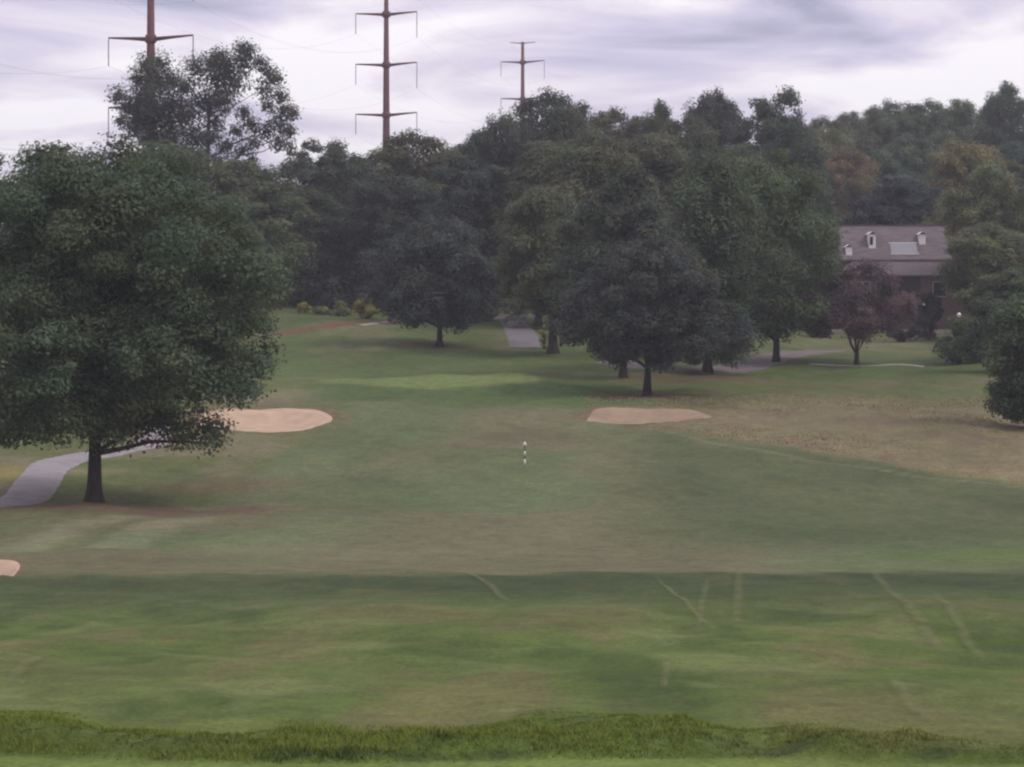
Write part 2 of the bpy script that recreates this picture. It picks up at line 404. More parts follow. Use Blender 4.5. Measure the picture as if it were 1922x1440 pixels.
# ---- sand
for b, lab in zip(BUNKERS, ['pale sand bunker right of the big left tree', 'narrow pinkish sand bunker in front of the right trees',
                            'tip of a sand bunker at the left edge of the picture']):
    cx, cy, a, c = b
    R = np.linspace(0, 1, 15); T = np.linspace(0, 2*math.pi, 65)[:-1]
    RR, TT = np.meshgrid(R, T, indexing='ij')
    wob = 1 + 0.07*np.sin(3*TT+cx) + 0.05*np.sin(5*TT+1.3*cx)
    X = cx + a*RR*wob*np.cos(TT); Y = cy + c*RR*wob*np.sin(TT)
    Z = ground(X, Y) + 0.06 + 0.012*np.sin(X*5+Y*3) - 0.05*sstep(.93, 1.0, RR)
    V = np.stack([X, Y, Z], -1).reshape(-1, 3)
    ii = np.arange(15*64).reshape(15, 64); jj = np.roll(ii, -1, 1)
    fc = np.stack([ii[:-1], ii[1:], jj[1:], jj[:-1]], -1).reshape(-1, 4)
    o = mesh_obj('sand_bunker', V, fc, SAND2 if 'narrow' in lab else SAND, smooth=True)
    tag(o, lab, 'bunker', 'sand bunkers beside the fairway')

# ---- paths
def ribbon(name, pts, widths, mat, label, lift=0.06, n=60, cross=7, drop=0.06, wob=1):
    P = np.array([gp(*p) for p in pts]); s = np.linspace(0, len(P)-1, n)
    # smooth through the points
    xs_ = np.interp(s, np.arange(len(P)), P[:, 0]); ys_ = np.interp(s, np.arange(len(P)), P[:, 1]); ws = np.interp(s, np.arange(len(P)), widths)
    k = np.array([1, 2, 3, 2, 1.]); k /= k.sum()
    for _ in range(6):
        xs_[2:-2] = np.convolve(xs_, k, 'valid'); ys_[2:-2] = np.convolve(ys_, k, 'valid')
    tx, ty = np.gradient(xs_), np.gradient(ys_); l = np.hypot(tx, ty); nxv, nyv = -ty/l, tx/l
    u = np.linspace(-.5, .5, cross)
    edge = 1 + .45*wob*(0.05*np.sin(np.arange(n)*1.3)+0.04*np.sin(np.arange(n)*2.9+1)+rng.normal(0, .02, n))
    X = xs_[:, None] + nxv[:, None]*u*(ws*edge)[:, None]; Y = ys_[:, None] + nyv[:, None]*u*(ws*edge)[:, None]
    Z = ground(X, Y) + lift - drop*(np.abs(u) > .49)
    ii = np.arange(n*cross).reshape(n, cross)
    fc = np.stack([ii[:-1, :-1], ii[:-1, 1:], ii[1:, 1:], ii[1:, :-1]], -1).reshape(-1, 4)
    fade = (1-(2*np.abs(u))**1.5)[None, :]*np.minimum(1, np.minimum(np.arange(n), np.arange(n)[::-1])/(n*.22))[:, None]
    o = mesh_obj(name, np.stack([X, Y, Z], -1).reshape(-1, 3), fc, mat, smooth=True, attr=np.repeat(fade.reshape(-1, 1), 3, 1))
    tag(o, label, kind='structure'); return o
ribbon('cart_path', [(-190,964),(-60,958),(46,945),(72,912),(90,880),(122,864),(170,853),(240,841),(285,832),(300,815),(290,780)], [1.8,1.8,2.0,2.0,2.0,1.9,1.8,1.8,1.8,1.8,1.8], ASPHALT, 'pale lavender asphalt cart path behind the big left tree', n=140, cross=9)
ribbon('cart_path', [(1560,652),(1500,661),(1440,672),(1370,690),(1290,698),(1220,692),(1150,684)], [2.6,3.2,3.6,3.6,3.6,3.2,3], ASPHALT_DK, 'brownish asphalt cart path winding between the right trunks', n=120, cross=9)
ribbon('cart_path', [(985,651),(982,635),(975,618),(962,604),(945,597)], [2.3,2.4,2.4,2.2,2.0], plain_mat('shaded_lane', (.165, .152, .160), .9, .18, 1.0, .2, .2), 'short stretch of grey path left of the thick middle trunk', n=60, cross=9)  # pale path darkened: its shade is put into the colour
ribbon('mulch_bed', [(515,627),(560,622),(620,615),(680,608),(745,604)], [1.6,1.8,1.8,1.8,1.5], MULCH, 'thin red mulch bed across the far left turf', n=60)
ribbon('far_path', [(672,612),(705,607),(740,601),(775,596)], [.9,1.0,1.0,.9], CONCRETE, 'thin pale path climbing left of the dark middle tree', n=40)
ribbon('footpath', [(1520,683),(1600,686),(1660,686),(1735,687)], [.35,.5,.5,.45], CONCRETE, 'thin pale footpath at the foot of the small purple tree', n=50)

m, N, L, out = new_mat('worn_grass_track')
di = N.new('ShaderNodeBsdfDiffuse'); di.inputs['Color'].default_value = (.215, .225, .12, 1); tp = N.new('ShaderNodeBsdfTransparent')
ge = N.new('ShaderNodeNewGeometry'); no = N.new('ShaderNodeTexNoise'); no.inputs['Scale'].default_value = 1.1; no.inputs['Detail'].default_value = 5
mr = N.new('ShaderNodeMapRange'); mr.inputs[1].default_value = .35; mr.inputs[2].default_value = .7; mr.inputs[3].default_value = .16; mr.inputs[4].default_value = .44
mx = N.new('ShaderNodeMixShader'); L.new(ge.outputs['Position'], no.inputs['Vector']); L.new(no.outputs['Fac'], mr.inputs[0]); at_ = N.new('ShaderNodeAttribute'); at_.attribute_name = 'tint'; mf = N.new('ShaderNodeMath'); mf.operation = 'MULTIPLY'
L.new(mr.outputs[0], mf.inputs[0]); L.new(at_.outputs['Fac'], mf.inputs[1]); L.new(mf.outputs[0], mx.inputs[0])
L.new(tp.outputs[0], mx.inputs[1]); L.new(di.outputs[0], mx.inputs[2]); L.new(mx.outputs[0], out.inputs[0])
for pts, w, lab in [([(1620,1060),(1665,1110),(1720,1168),(1790,1240)], .21, 'long pale tyre track running down the slope at right'),
                    ([(1745,1120),(1800,1180),(1860,1245)], .16, 'second pale tyre track right of the long one'),
                    ([(1330,1085),(1318,1140),(1306,1200)], .14, 'left one of two short pale tracks near the middle of the slope'),
                    ([(1388,1062),(1386,1130),(1380,1195)], .17, 'right one of two short pale tracks near the middle of the slope'),
                    ([(1672,1270),(1705,1320),(1745,1368)], .16, 'faint track low on the slope at right'),
                    ([(1225,1080),(1280,1135),(1345,1190)], .12, 'thin slanting track left of the two short ones'),
                    ([(1255,1240),(1249,1275),(1246,1305)], .10, 'tiny faint track low at the middle of the slope'),
                    ([(862,1072),(905,1088),(935,1118),(960,1142)], .16, 'curved faint track at the middle of the dark band'),
                    ([(15,1295),(45,1262),(85,1230)], .17, 'faint track at the left edge of the slope')]:
    ribbon('mower_track', pts, [w*1.7]*len(pts), m, lab, lift=.05, n=260, cross=11, drop=.0, wob=0)

# ------------------------------------------------------------------ grass as blades
def blades(name, px_, py_, h, wid, cols, label, per=5, spread=0.09, lean=0.5):
    n = len(px_)*per
    bx = np.repeat(px_, per)+rng.normal(0, spread, n); by = np.repeat(py_, per)+rng.normal(0, spread, n)
    bz = ground(bx, by)-0.01
    hh = np.repeat(h, per)*rng.uniform(.55, 1.15, n); ww = np.repeat(wid, per)*rng.uniform(.7, 1.3, n)
    an = rng.uniform(0, math.pi, n); la = rng.uniform(0, 2*math.pi, n); ll = rng.uniform(.1, lean, n)*hh
    dxv, dyv = np.cos(an)*ww/2, np.sin(an)*ww/2
    lx, ly = np.cos(la)*ll, np.sin(la)*ll
    V = np.zeros((n, 5, 3), np.float32)
    V[:, 0] = np.stack([bx-dxv, by-dyv, bz], -1); V[:, 1] = np.stack([bx+dxv, by+dyv, bz], -1)
    V[:, 2] = np.stack([bx+dxv*.8+lx*.35, by+dyv*.8+ly*.35, bz+hh*.6], -1); V[:, 3] = np.stack([bx-dxv*.8+lx*.35, by-dyv*.8+ly*.35, bz+hh*.6], -1)
    V[:, 4] = np.stack([bx+lx, by+ly, bz+hh*.95], -1)
    b = (np.arange(n)*5)[:, None]
    tri = np.concatenate([b+np.array([0, 1, 2]), b+np.array([0, 2, 3]), b+np.array([3, 2, 4])], 0)
    cc = np.repeat(cols, per, 0)*rng.uniform(.8, 1.3, (n, 1))
    o = mesh_obj(name, V.reshape(-1, 3), tri, BLADE, attr=np.repeat(cc, 5, 0))
    tag(o, label, kind='stuff'); return o

# long grass strip along the near bank
n = 18000
d = rng.uniform(34.0, 40.5, n); x = rng.uniform(-1, 1, n)*d*0.175
ex = 34.3 + 0.35*np.sin(x*0.7) - 0.05*x
keep = d > ex + 0.25*rng.random(n)
x, d, ex = x[keep], d[keep], ex[keep]
bw = 1.1*np.sin(x*.8+1)+.8*np.sin(x*1.9+.3)+.4*np.sin(x*4.3)
keep = d < ex+3.2+bw+1.6*rng.random(len(d))
x, d, ex = x[keep], d[keep], ex[keep]
t = (d-ex)/4.5; cl = np.clip(fbm(x, d*1.4, 1.0, 77)*1.6-.3, 0, 1)
h = (0.025+0.06*sstep(.25, .85, cl)*(.5+fbm(x, d, .35, 55)))*(1-.45*sstep(.6, 1.1, t))*(1-.35*sstep(2, 6, x))
base = np.stack([np.interp(cl, [.1, .45, .85], [a, b2, c2]) for a, b2, c2 in ((.080, .124, .165), (.108, .160, .200), (.022, .030, .042))], -1)
drym = (sstep(1.5, 4, x)*sstep(.4, .6, fbm(x, d, 2.0, 91)))[:, None]
base = base*(1-drym*.45)+np.array((.17, .15, .06))*drym*.45
foot_shade = sstep(.56, .72, fbm(x, d*1.6, .8, 99))[:, None]*sstep(1.6, .3, d-ex[:len(d)])[:, None]
base = base*(1-foot_shade*.85)+np.array((.040, .060, .020))*foot_shade*.85  # shade at the foot of the grass, mixed into the blade colours
blades('long_grass', x, d, h, np.full(len(x), .010), base, 'strip of long uncut green grass along the near bank', per=6, spread=.10, lean=1.25)

# dry fescue on the right, in front of the trees
n = 8000
x = rng.uniform(3, 34, n); d = rng.uniform(140, 192, n)
fr = np.interp(d, FAIR_R[:, 0], FAIR_R[:, 1]); cl = fbm(x, d*.6, 5, 44)
k = (x > fr+0.4) & (cl > .25+.35*rng.random(n)) & (bshape(x, d, BUNKERS[1]) > 1.25)
x, d, cl = x[k], d[k], cl[k]
col = np.where(rng.random((len(x), 1)) < .75, (.310, .255, .150), (.275, .235, .130))*(0.75+.5*fbm(x, d, 2, 4))[:, None]
blades('dry_grass', x, d, .04+.07*sstep(.4, .8, cl), np.full(len(x), .06), col, 'tan dry tall grass on the rough right of the fairway', per=5, spread=.25, lean=.8)

# ------------------------------------------------------------------ trees
LG = (1.93, 2.08, 1.76)     # leaf reflectance level
def leaf_cloud(centres, radii, per, size, r, squash=.82, droop=0.0, fill=0.25):
    """leaf-sized faces spread through rounded sprays; returns verts, quads, tint"""
    C = np.asarray(centres, float); R = np.asarray(radii, float)
    cnt = np.maximum(8, (per*(R/np.mean(R))**2)).astype(int)
    ci = np.repeat(np.arange(len(C)), cnt); n = len(ci)
    dv = r.normal(size=(n, 3)); dv[:, 2] += .25; dv /= np.linalg.norm(dv, axis=1, keepdims=True)
    # lumpy spray surface
    ph = r.uniform(0, 6.28, (len(C), 3))[ci]
    lump = 1+.22*np.sin(3.1*dv[:, 0]*2+ph[:, 0])*np.sin(2.7*dv[:, 1]*2+ph[:, 1])+.15*np.sin(7*dv[:, 2]+ph[:, 2])
    rad = R[ci]*lump*np.where(r.random(n) < fill, r.uniform(.2, .8, n), r.normal(.93, .13, n))
    P = C[ci]+dv*rad[:, None]*np.array((1, 1, squash))
    P[:, 2] -= droop*np.clip(1-dv[:, 2], 0, 2)*R[ci]*.3
    nrm = dv*.95+r.normal(0, .34, (n, 3))+np.array((0, 0, .55)); nrm /= np.linalg.norm(nrm, axis=1, keepdims=True)
    up = r.normal(size=(n, 3)); a = np.cross(nrm, up); a /= np.linalg.norm(a, axis=1, keepdims=True); b = np.cross(nrm, a)
    s = (size*r.uniform(.6, 1.35, n))[:, None]
    V = np.empty((n, 4, 3), np.float32)
    V[:, 0] = P-a*s*.5; V[:, 1] = P+b*s*.32-nrm*s*.08; V[:, 2] = P+a*s*.5; V[:, 3] = P-b*s*.32-nrm*s*.08
    Q = np.arange(n*4).reshape(n, 4)
    ct = r.uniform(.68, 1.40, len(C))[ci]*r.uniform(.93, 1.08, n)
    warm = r.normal(0, .07, len(C))[ci]+r.normal(0, .05, n)
    T = np.stack([ct*(1+warm), ct, ct*(1-.8*warm)], -1)
    return V.reshape(-1, 3), Q, np.repeat(T, 4, 0)

PROFILES = {
 'bowl': [(0,.72),(.08,.84),(.25,.98),(.5,.97),(.7,.93),(.85,.80),(.94,.62),(1,.42)],
 'round': [(0,.60),(.12,.86),(.35,1.0),(.6,.96),(.8,.82),(.92,.62),(1,.38)],
 'skirt': [(0,.72),(.10,.90),(.30,1.0),(.55,.97),(.75,.84),(.9,.62),(1,.34)],
 'oval':  [(0,.42),(.15,.76),(.40,1.0),(.65,.95),(.85,.74),(1,.36)],
 'umbrella': [(0,.80),(.15,.97),(.35,1.0),(.6,.9),(.8,.7),(1,.34)],
 'dome': [(0,.55),(.2,.88),(.5,1.0),(.75,.95),(.9,.78),(1,.52)],
}
def crown_points(r, H, cb, rx, prof, n, off=0.0, clump=None, depth=1.0):
    """boughs spread over the crown outline, each carrying a handful of leafy sprays"""
    pr = np.array(PROFILES[prof]); ch = H-cb
    clump = clump or .30*rx**.75
    lobe = clump*1.6; nl = max(8, n//4)
    lobes = []; ph = r.uniform(0, 6.28, 4); tries = 0; gap = lobe*.8
    while len(lobes) < nl and tries < nl*80:
        tries += 1
        if tries % (nl*12) == 0: gap *= .82
        h = r.random(); R = np.interp(h, pr[:, 0], pr[:, 1])
        if r.random() > .3+.7*R: continue
        a = r.uniform(0, 6.2832)
        wob = 1+.12*math.sin(2*a+ph[0]+2*h)+.11*math.sin(3*a+ph[1]-3*h)+.09*math.sin(14*h+ph[2]+a)
        rr = max(0, R*rx*wob-lobe*.72)*(r.uniform(.9, 1.06) if r.random() < (.78 if h > .14 else .45) else math.sqrt(r.random())*.8)
        z = cb+lobe*.45+h*max(.1, ch-lobe*1.2)
        p = np.array((rr*math.cos(a)+off*(h*.7+.3), rr*math.sin(a)*depth, z))
        if lobes and np.min(np.linalg.norm(np.array(lobes)-p, axis=1)) < gap: continue
        lobes.append(p)
    out, rad = [], []
    for p in lobes:
        k = int(round(n/len(lobes))); sc = r.uniform(.75, 1.2)
        axis = np.array((off*.6, 0, cb+ch*.45)); o_ = p-axis; o_ /= np.linalg.norm(o_)+1e-6
        for j in range(k):
            d = r.normal(size=3)+o_*.55; d /= np.linalg.norm(d); d[2] *= .78
            q = p+d*lobe*sc*r.uniform(.25, .72)
            if q[2] < cb+clump*.35: q[2] = cb+clump*r.uniform(.35, .6)
            out.append(q); rad.append(clump*sc*r.uniform(.55, .95))
    for j in range(n//6):        # inner foliage
        h = r.uniform(.08, .85); R = np.interp(h, pr[:, 0], pr[:, 1])*rx*.62*math.sqrt(r.random()); a = r.uniform(0, 6.2832)
        out.append(np.array((R*math.cos(a)+off*(h*.7+.3), R*math.sin(a)*depth, cb+h*ch))); rad.append(clump*r.uniform(.9, 1.25))
    return np.array(out), np.array(rad)

def limb(mb, a, b, r0, r1, r, n=5, seg=4, sag=.12):
    a, b = np.array(a, float), np.array(b, float); pts, rr = [], []
    L = np.linalg.norm(b-a)
    for i in range(seg+1):
        t = i/seg; p = a+(b-a)*t; p[2] += sag*L*math.sin(math.pi*t)*.5
        if 0 < i < seg: p += r.normal(0, .025*L, 3)
        pts.append(p); rr.append(r0+(r1-r0)*t)
    mb.tube(pts, rr, n, cap=False)

def trunk_mesh(r, H, cb, tr, centres, off=0.0, nl=14, lean=0.0, forks=None):
    mb = MB()
    top = cb+(H-cb)*.62
    pts = []; rr = []
    for i in range(9):
        t = i/8; z = -.35+t*(top+.35)
        pts.append((lean*z+off*.7*t*t+.03*H*.3*math.sin(2.5*t+r.uniform(0, .4))*t, .05*math.sin(3*t)*t, z))
        flare = 1+.75*math.exp(-max(0, z)/.45)
        rr.append(tr*flare*(1-.72*t) if t else tr*1.8)
    # flared foot
    pts.insert(1, (lean*.12, 0, .12)); rr.insert(1, tr*1.45); pts.insert(2, (lean*.5, 0, .55)); rr.insert(2, tr*1.08)
    mb.tube(pts, rr, 10)
    if len(centres):
        sel = r.choice(len(centres), min(nl, len(centres)), replace=False)
        for k in sel:
            c = centres[k]; zs = max(cb*.98, min(top*.95, c[2]-abs(c[0]-off)*.55-.3))
            t = (zs+.35)/(top+.35); o = np.array((lean*zs+off*.7*t*t, 0, zs))
            r0 = tr*(1-.72*t)*.5
            limb(mb, o, c, r0, r0*.22, r)
    return mb

def make_tree(name, label, x, y, H, cb, rx, prof, colour, seed, tr=.3, n=80, per=210, leaf=.34, off=0.0, group=None, cat='tree',
              bark=None, clump=None, lean=0.0, depth=1.0, nl=14, fill=.25, base=None, squash=.82):
    r = np.random.default_rng(seed)
    root = empty(name, (x, y, gz(x, y) if base is None else base)); tag(root, label, cat, group)
    C, R = crown_points(r, H, cb, rx, prof, n, off, clump, depth)
    V, Q, T = leaf_cloud(C, R, per, leaf, r, squash=squash, fill=fill)
    trunk_mesh(r, H, cb, tr, C, off, nl, lean).build('trunk', bark or BARK, root, True)
    cr_ = mesh_obj('crown', V, Q, LEAF, root, attr=T); cr_.color = (*[k*g_ for k, g_ in zip(colour, LG)], 1)
    return root

def copy_tree(src, label, x, y, sx, sz, rz, colour, name=None, group=None, base=None):
    root = empty(name or src.name.split('.')[0], (x, y, gz(x, y) if base is None else base), rz); root.scale = (sx, sx, sz)
    tag(root, label, 'tree', group)
    for ch in src.children:
        c = ch.copy(); COL.objects.link(c); c.parent = root
        c.matrix_parent_inverse.identity()
        if ch.name.startswith('crown'): c.color = (*[k*g_ for k, g_ in zip(colour, LG)], 1)
    return root

def spec(px, D, top, bot, hw):
    """metres from what the photo shows at distance D: x, y, height, crown base, half width"""
    x = (px-961)/F*D; zb = gz(x, D)-CAMZ
    H = (HROW-top)/F*D - zb; cb = (HROW-bot)/F*D - zb
    return x, D, H, max(.4, cb), hw/F*D

G1 = (.040, .052, .028); G2 = (.050, .060, .033); OL = (.074, .074, .040); DK = (.034, .040, .031); BL = (.036, .040, .038); PU = (.037, .036, .040)
BR = (.088, .066, .042); RD = (.115, .062, .048); OR = (.150, .100, .050); MA = (.075, .042, .044); YG = (.19, .17, .045)

# the near ones, each built for itself
x, D, H, cb, rx = spec(177, 136, 246, 850, 312)
make_tree('maple_tree', 'big round dark green tree with single trunk at the left of the fairway', x, D, H, cb, rx, 'bowl', (.047, .058, .037), 101,
          tr=.31, n=460, per=410, leaf=.165, off=.15, clump=1.3, nl=22, squash=.60)
x, D, H, cb, rx = spec(1215, 194, 436, 690, 158)
make_tree('maple_tree', 'low dark purplish tree with bare soil round its trunk behind the right bunker', x, D, H, cb, rx, 'umbrella', (.037, .038, .039), 102,
          tr=.23, n=240, per=230, leaf=.19, clump=.85, nl=18)
x, D, H, cb, rx = spec(1170, 206, 310, 664, 128)
make_tree('maple_tree', 'dark tall tree whose trunk stands just left of the front right tree', x, D, H, cb, rx, 'oval', (.040, .044, .036), 103, tr=.24, n=230, per=185, leaf=.225, off=0)
x, D, H, cb, rx = spec(1328, 213, 268, 690, 118)
make_tree('maple_tree', 'dense green tree with skirt of branches nearly touching the ground right of centre', x, D, H, cb, rx, 'skirt', (.044, .054, .036), 104, tr=.30, n=230, per=185, leaf=.225, clump=1.05)
x, D, H, cb, rx = spec(1457, 225, 262, 648, 128)
make_tree('maple_tree', 'tall broad green tree with dark trunk on the brownish path left of the house', x, D, H, cb, rx, 'round', (.050, .062, .036), 105, tr=.24, n=230, per=185, leaf=.225, clump=1.1)
x, D, H, cb, rx = spec(825, 240, 395, 612, 122)
make_tree('maple_tree', 'dark bluish spreading tree with thin straight trunk left of centre behind the green', x, D, H, cb, rx, 'umbrella', (.035, .040, .039), 106, tr=.21, n=230, per=185, leaf=.225, off=-.3)
x, D, H, cb, rx = spec(1038, 231, 345, 600, 118)
make_tree('maple_tree', 'olive green tree on a thick trunk at the middle of the picture', x, D, H, cb, rx, 'round', (.060, .064, .040), 107, tr=.36, n=230, per=185, leaf=.225, off=-.7)
x, D, H, cb, rx = spec(882, 262, 262, 592, 82)
make_tree('maple_tree', 'tall dark blue green tree with thick trunk behind the thin trunked tree', x, D, H, cb, rx, 'oval', (.038, .043, .041), 108, tr=.5, n=230, per=185, leaf=.225)
x, D, H, cb, rx = spec(1935, 172, 528, 800, 92)
make_tree('maple_tree', 'dark tree cut by the right edge with foliage down to the dry grass', x, D, H, cb, rx, 'bowl', (.050, .062, .038), 109, tr=.22, n=210, per=220, leaf=.19, clump=.8)

# tall loose tree on the left, sky showing between its sprays
D = 300; x0 = (385-961)/F*D; zb = gz(x0, D)-CAMZ
r = np.random.default_rng(120)
SPR = [(270,120,20),(284,128,18),(284,170,24),(285,215,26),(272,262,22),(255,215,20),(300,118,20),(262,150,20),(290,150,26),(318,150,20),(228,182,18),(240,200,18),(262,190,22),(232,228,15),(250,240,18),(285,200,30),(322,195,28),
       (350,165,24),(372,130,24),(392,118,20),(415,108,18),(430,125,24),(452,92,15),(468,100,18),(455,118,20),(487,118,16),(408,150,28),(440,155,26),(385,190,28),(420,190,26),
       (350,220,32),(310,235,32),(275,232,26),(505,140,18),(522,150,15),(500,172,18),(528,180,16),(505,200,14),(535,208,18),(552,215,14),(528,235,20),(545,250,14),(498,245,17),
       (470,235,18),(455,210,14),(440,245,16),(400,228,20),(520,268,16),(540,275,12),(480,270,15),(455,282,14),(425,275,17),(395,260,22),(360,262,28),(320,268,26),(290,265,20),
       (345,292,20),(380,298,20),(410,305,16),(440,308,13),(470,300,12),(300,295,14)]
C = np.array([((a-385)/F*D, r.uniform(-2.6, 2.6), (HROW-b)/F*D-zb) for a, b, c in SPR]); R = np.array([c/F*D*1.32 for a, b, c in SPR])
root = empty('oak_tree', (x0, D, gz(x0, D))); tag(root, 'tall loose tree on the left with sky showing through its crown', 'tree')
V, Q, T = leaf_cloud(C, R, 640, .25, r, squash=.95, fill=.55)
trunk_mesh(r, (HROW-80)/F*D-zb, 9.0, .36, C, 0.4, 24).build('trunk', BARK, root, True)
c_ = mesh_obj('crown', V, Q, LEAF, root, attr=T); c_.color = (.075, .080, .060, 1)

# small purple-leaved tree with forked trunk
x, D, H, cb, rx = spec(1608, 222, 484, 634, 124)
r = np.random.default_rng(130)
root = empty('plum_tree', (x, D, gz(x, D))); tag(root, 'small purple leaved tree with forked trunk in front of the house', 'tree')
C, R = crown_points(r, H, cb, rx, 'umbrella', 100, 0.4, .80)
V, Q, T = leaf_cloud(C, R, 170, .18, r, fill=.3)
mb = MB(); mb.tube([(0,0,-.3),(0,0,.1),(0,0,.5),(0,0,.9)], [.30,.22,.17,.16], 8)
for tx_, tz_, rr_ in ((-1.5, 4.2, .11), (.55, 3.4, .10), (-.5, 4.6, .09), (1.4, 4.2, .07)):
    limb(mb, (0, 0, .75), (tx_, r.uniform(-.6, .6), tz_), rr_, .035, r, 6, 5, .05)
for k in r.choice(len(C), 16, replace=False):
    limb(mb, (r.uniform(-.7, .6), 0, cb+.6), C[k], .045, .012, r)
mb.build('trunk', BARK, root, True)
c_ = mesh_obj('crown', V, Q, LEAF, root, attr=T); c_.color = (.122, .084, .088, 1)

# background kinds, copied with their own size, turn and colour (true size 14 m tall, crown radius 5 m)
PH, PR = 18.0, 4.6
protos = {}
for key, prof, sd, nn in (('round', 'dome', 201, 260), ('oval', 'dome', 202, 240), ('skirt', 'round', 203, 280), ('loose', 'dome', 204, 205)):
    protos[key] = (prof, sd, nn)
placed = {}
def bg_tree(kind, px, D, top, hw, colour, label, rz, group=None, name='broadleaf_tree'):
    x = (px-961)/F*D; zb = gz(x, D); H = CAMZ+(HROW-top)/F*D-zb; rx = hw*1.22/F*D
    sx, sz = rx/PR, H/PH
    if kind not in placed:
        prof, sd, nn = protos[kind]
        t = make_tree(name, label, x, D, PH, 2.0 if kind == 'skirt' else 4.0, PR, prof, colour, sd, tr=.28, n=nn, per=210 if kind != 'loose' else 190, leaf=.24, group=group, clump=1.15 if kind != 'loose' else 1.0)
        t.scale = (sx, sx, sz); t.rotation_euler = (0, 0, rz); placed[kind] = t; return t
    return copy_tree(placed[kind], label, x, D, sx, sz, rz, colour, name, group)

GB = 'trees behind the green'
BG = [
 ('skirt', 470, 282, 292, 112, (.058,.066,.038), 'grey green tree directly right of the big left tree, below the tall loose tree'),
 ('round', 322, 285, 268, 120, (.052,.060,.036), 'tree between the big left tree and the tall loose tree'),
 ('loose', 600, 292, 256, 75, (.046,.050,.038), 'treetop with spiky sprays just right of the tall loose tree'),
 ('skirt', 560, 286, 345, 95, (.045,.052,.036), 'dark green tree above the golden shrubs at the far left turf'),
 ('round', 668, 300, 284, 75, (.050,.055,.038), 'tree whose top meets the skyline left of the middle pylon'),
 ('skirt', 655, 290, 380, 85, (.042,.050,.040), 'low dark tree behind the round yellow shrub'),
 ('round', 768, 296, 238, 80, (.062,.060,.040), 'brownish tree hiding the foot of the middle pylon'),
 ('oval', 735, 284, 320, 72, (.040,.045,.040), 'dark tree standing left behind the thin trunked middle tree'),
 ('oval', 850, 305, 262, 62, (.060,.058,.040), 'low brownish treetop in the skyline dip right of the middle pylon'),
 ('round', 905, 300, 236, 58, (.048,.052,.038), 'treetop left of the farthest pylon in the dip'),
 ('oval', 952, 285, 214, 52, (.040,.042,.038), 'dark treetop just left below the farthest pylon'),
 ('round', 1030, 312, 160, 72, (.042,.046,.034), 'dark rounded treetop directly right of the farthest pylon'),
 ('skirt', 1010, 262, 255, 85, (.056,.058,.040), 'tree with small sky gaps below the farthest pylon'),
 ('loose', 1112, 325, 188, 58, (.070,.066,.045), 'pale loose treetop right of the dark rounded top by the farthest pylon'),
 ('round', 1105, 258, 238, 92, (.064,.064,.042), 'olive tree above the front right tree, left of it'),
 ('skirt', 1215, 262, 240, 100, (.060,.058,.042), 'brownish olive tree above the front right tree'),
 ('loose', 1178, 335, 198, 55, (.068,.062,.045), 'thin brownish treetop left of the small skyline peak'),
 ('round', 1240, 330, 182, 50, (.050,.052,.036), 'small peaked treetop at the middle of the right skyline'),
 ('round', 1295, 310, 208, 58, (.056,.058,.038), 'low treetop left of the dark domed skyline tree'),
 ('oval', 1348, 335, 160, 60, (.036,.038,.034), 'dark domed tree standing above the skyline left of the V shaped gap'),
 ('skirt', 1395, 300, 262, 80, (.052,.060,.038), 'green tree filling below the V shaped skyline gap'),
 ('loose', 1450, 318, 160, 68, (.040,.046,.036), 'tall dark feathery tree right of the V shaped skyline gap'),
 ('round', 1490, 305, 215, 62, (.036,.042,.036), 'dark shoulder of foliage right below the feathery skyline tree'),
 ('skirt', 1530, 268, 330, 44, (.044,.052,.040), 'green tree touching the left end of the house'),
 ('round', 930, 275, 330, 80, (.044,.048,.042), 'bluish tree between the two thick middle trunks, set back'),
]
for i, (k, px, D, top, hw, colr, lab) in enumerate(BG):
    bg_tree(k, px, D, top, hw, colr, lab, 0.7+i*1.9, GB)
HB = 'trees on the hill behind the house'
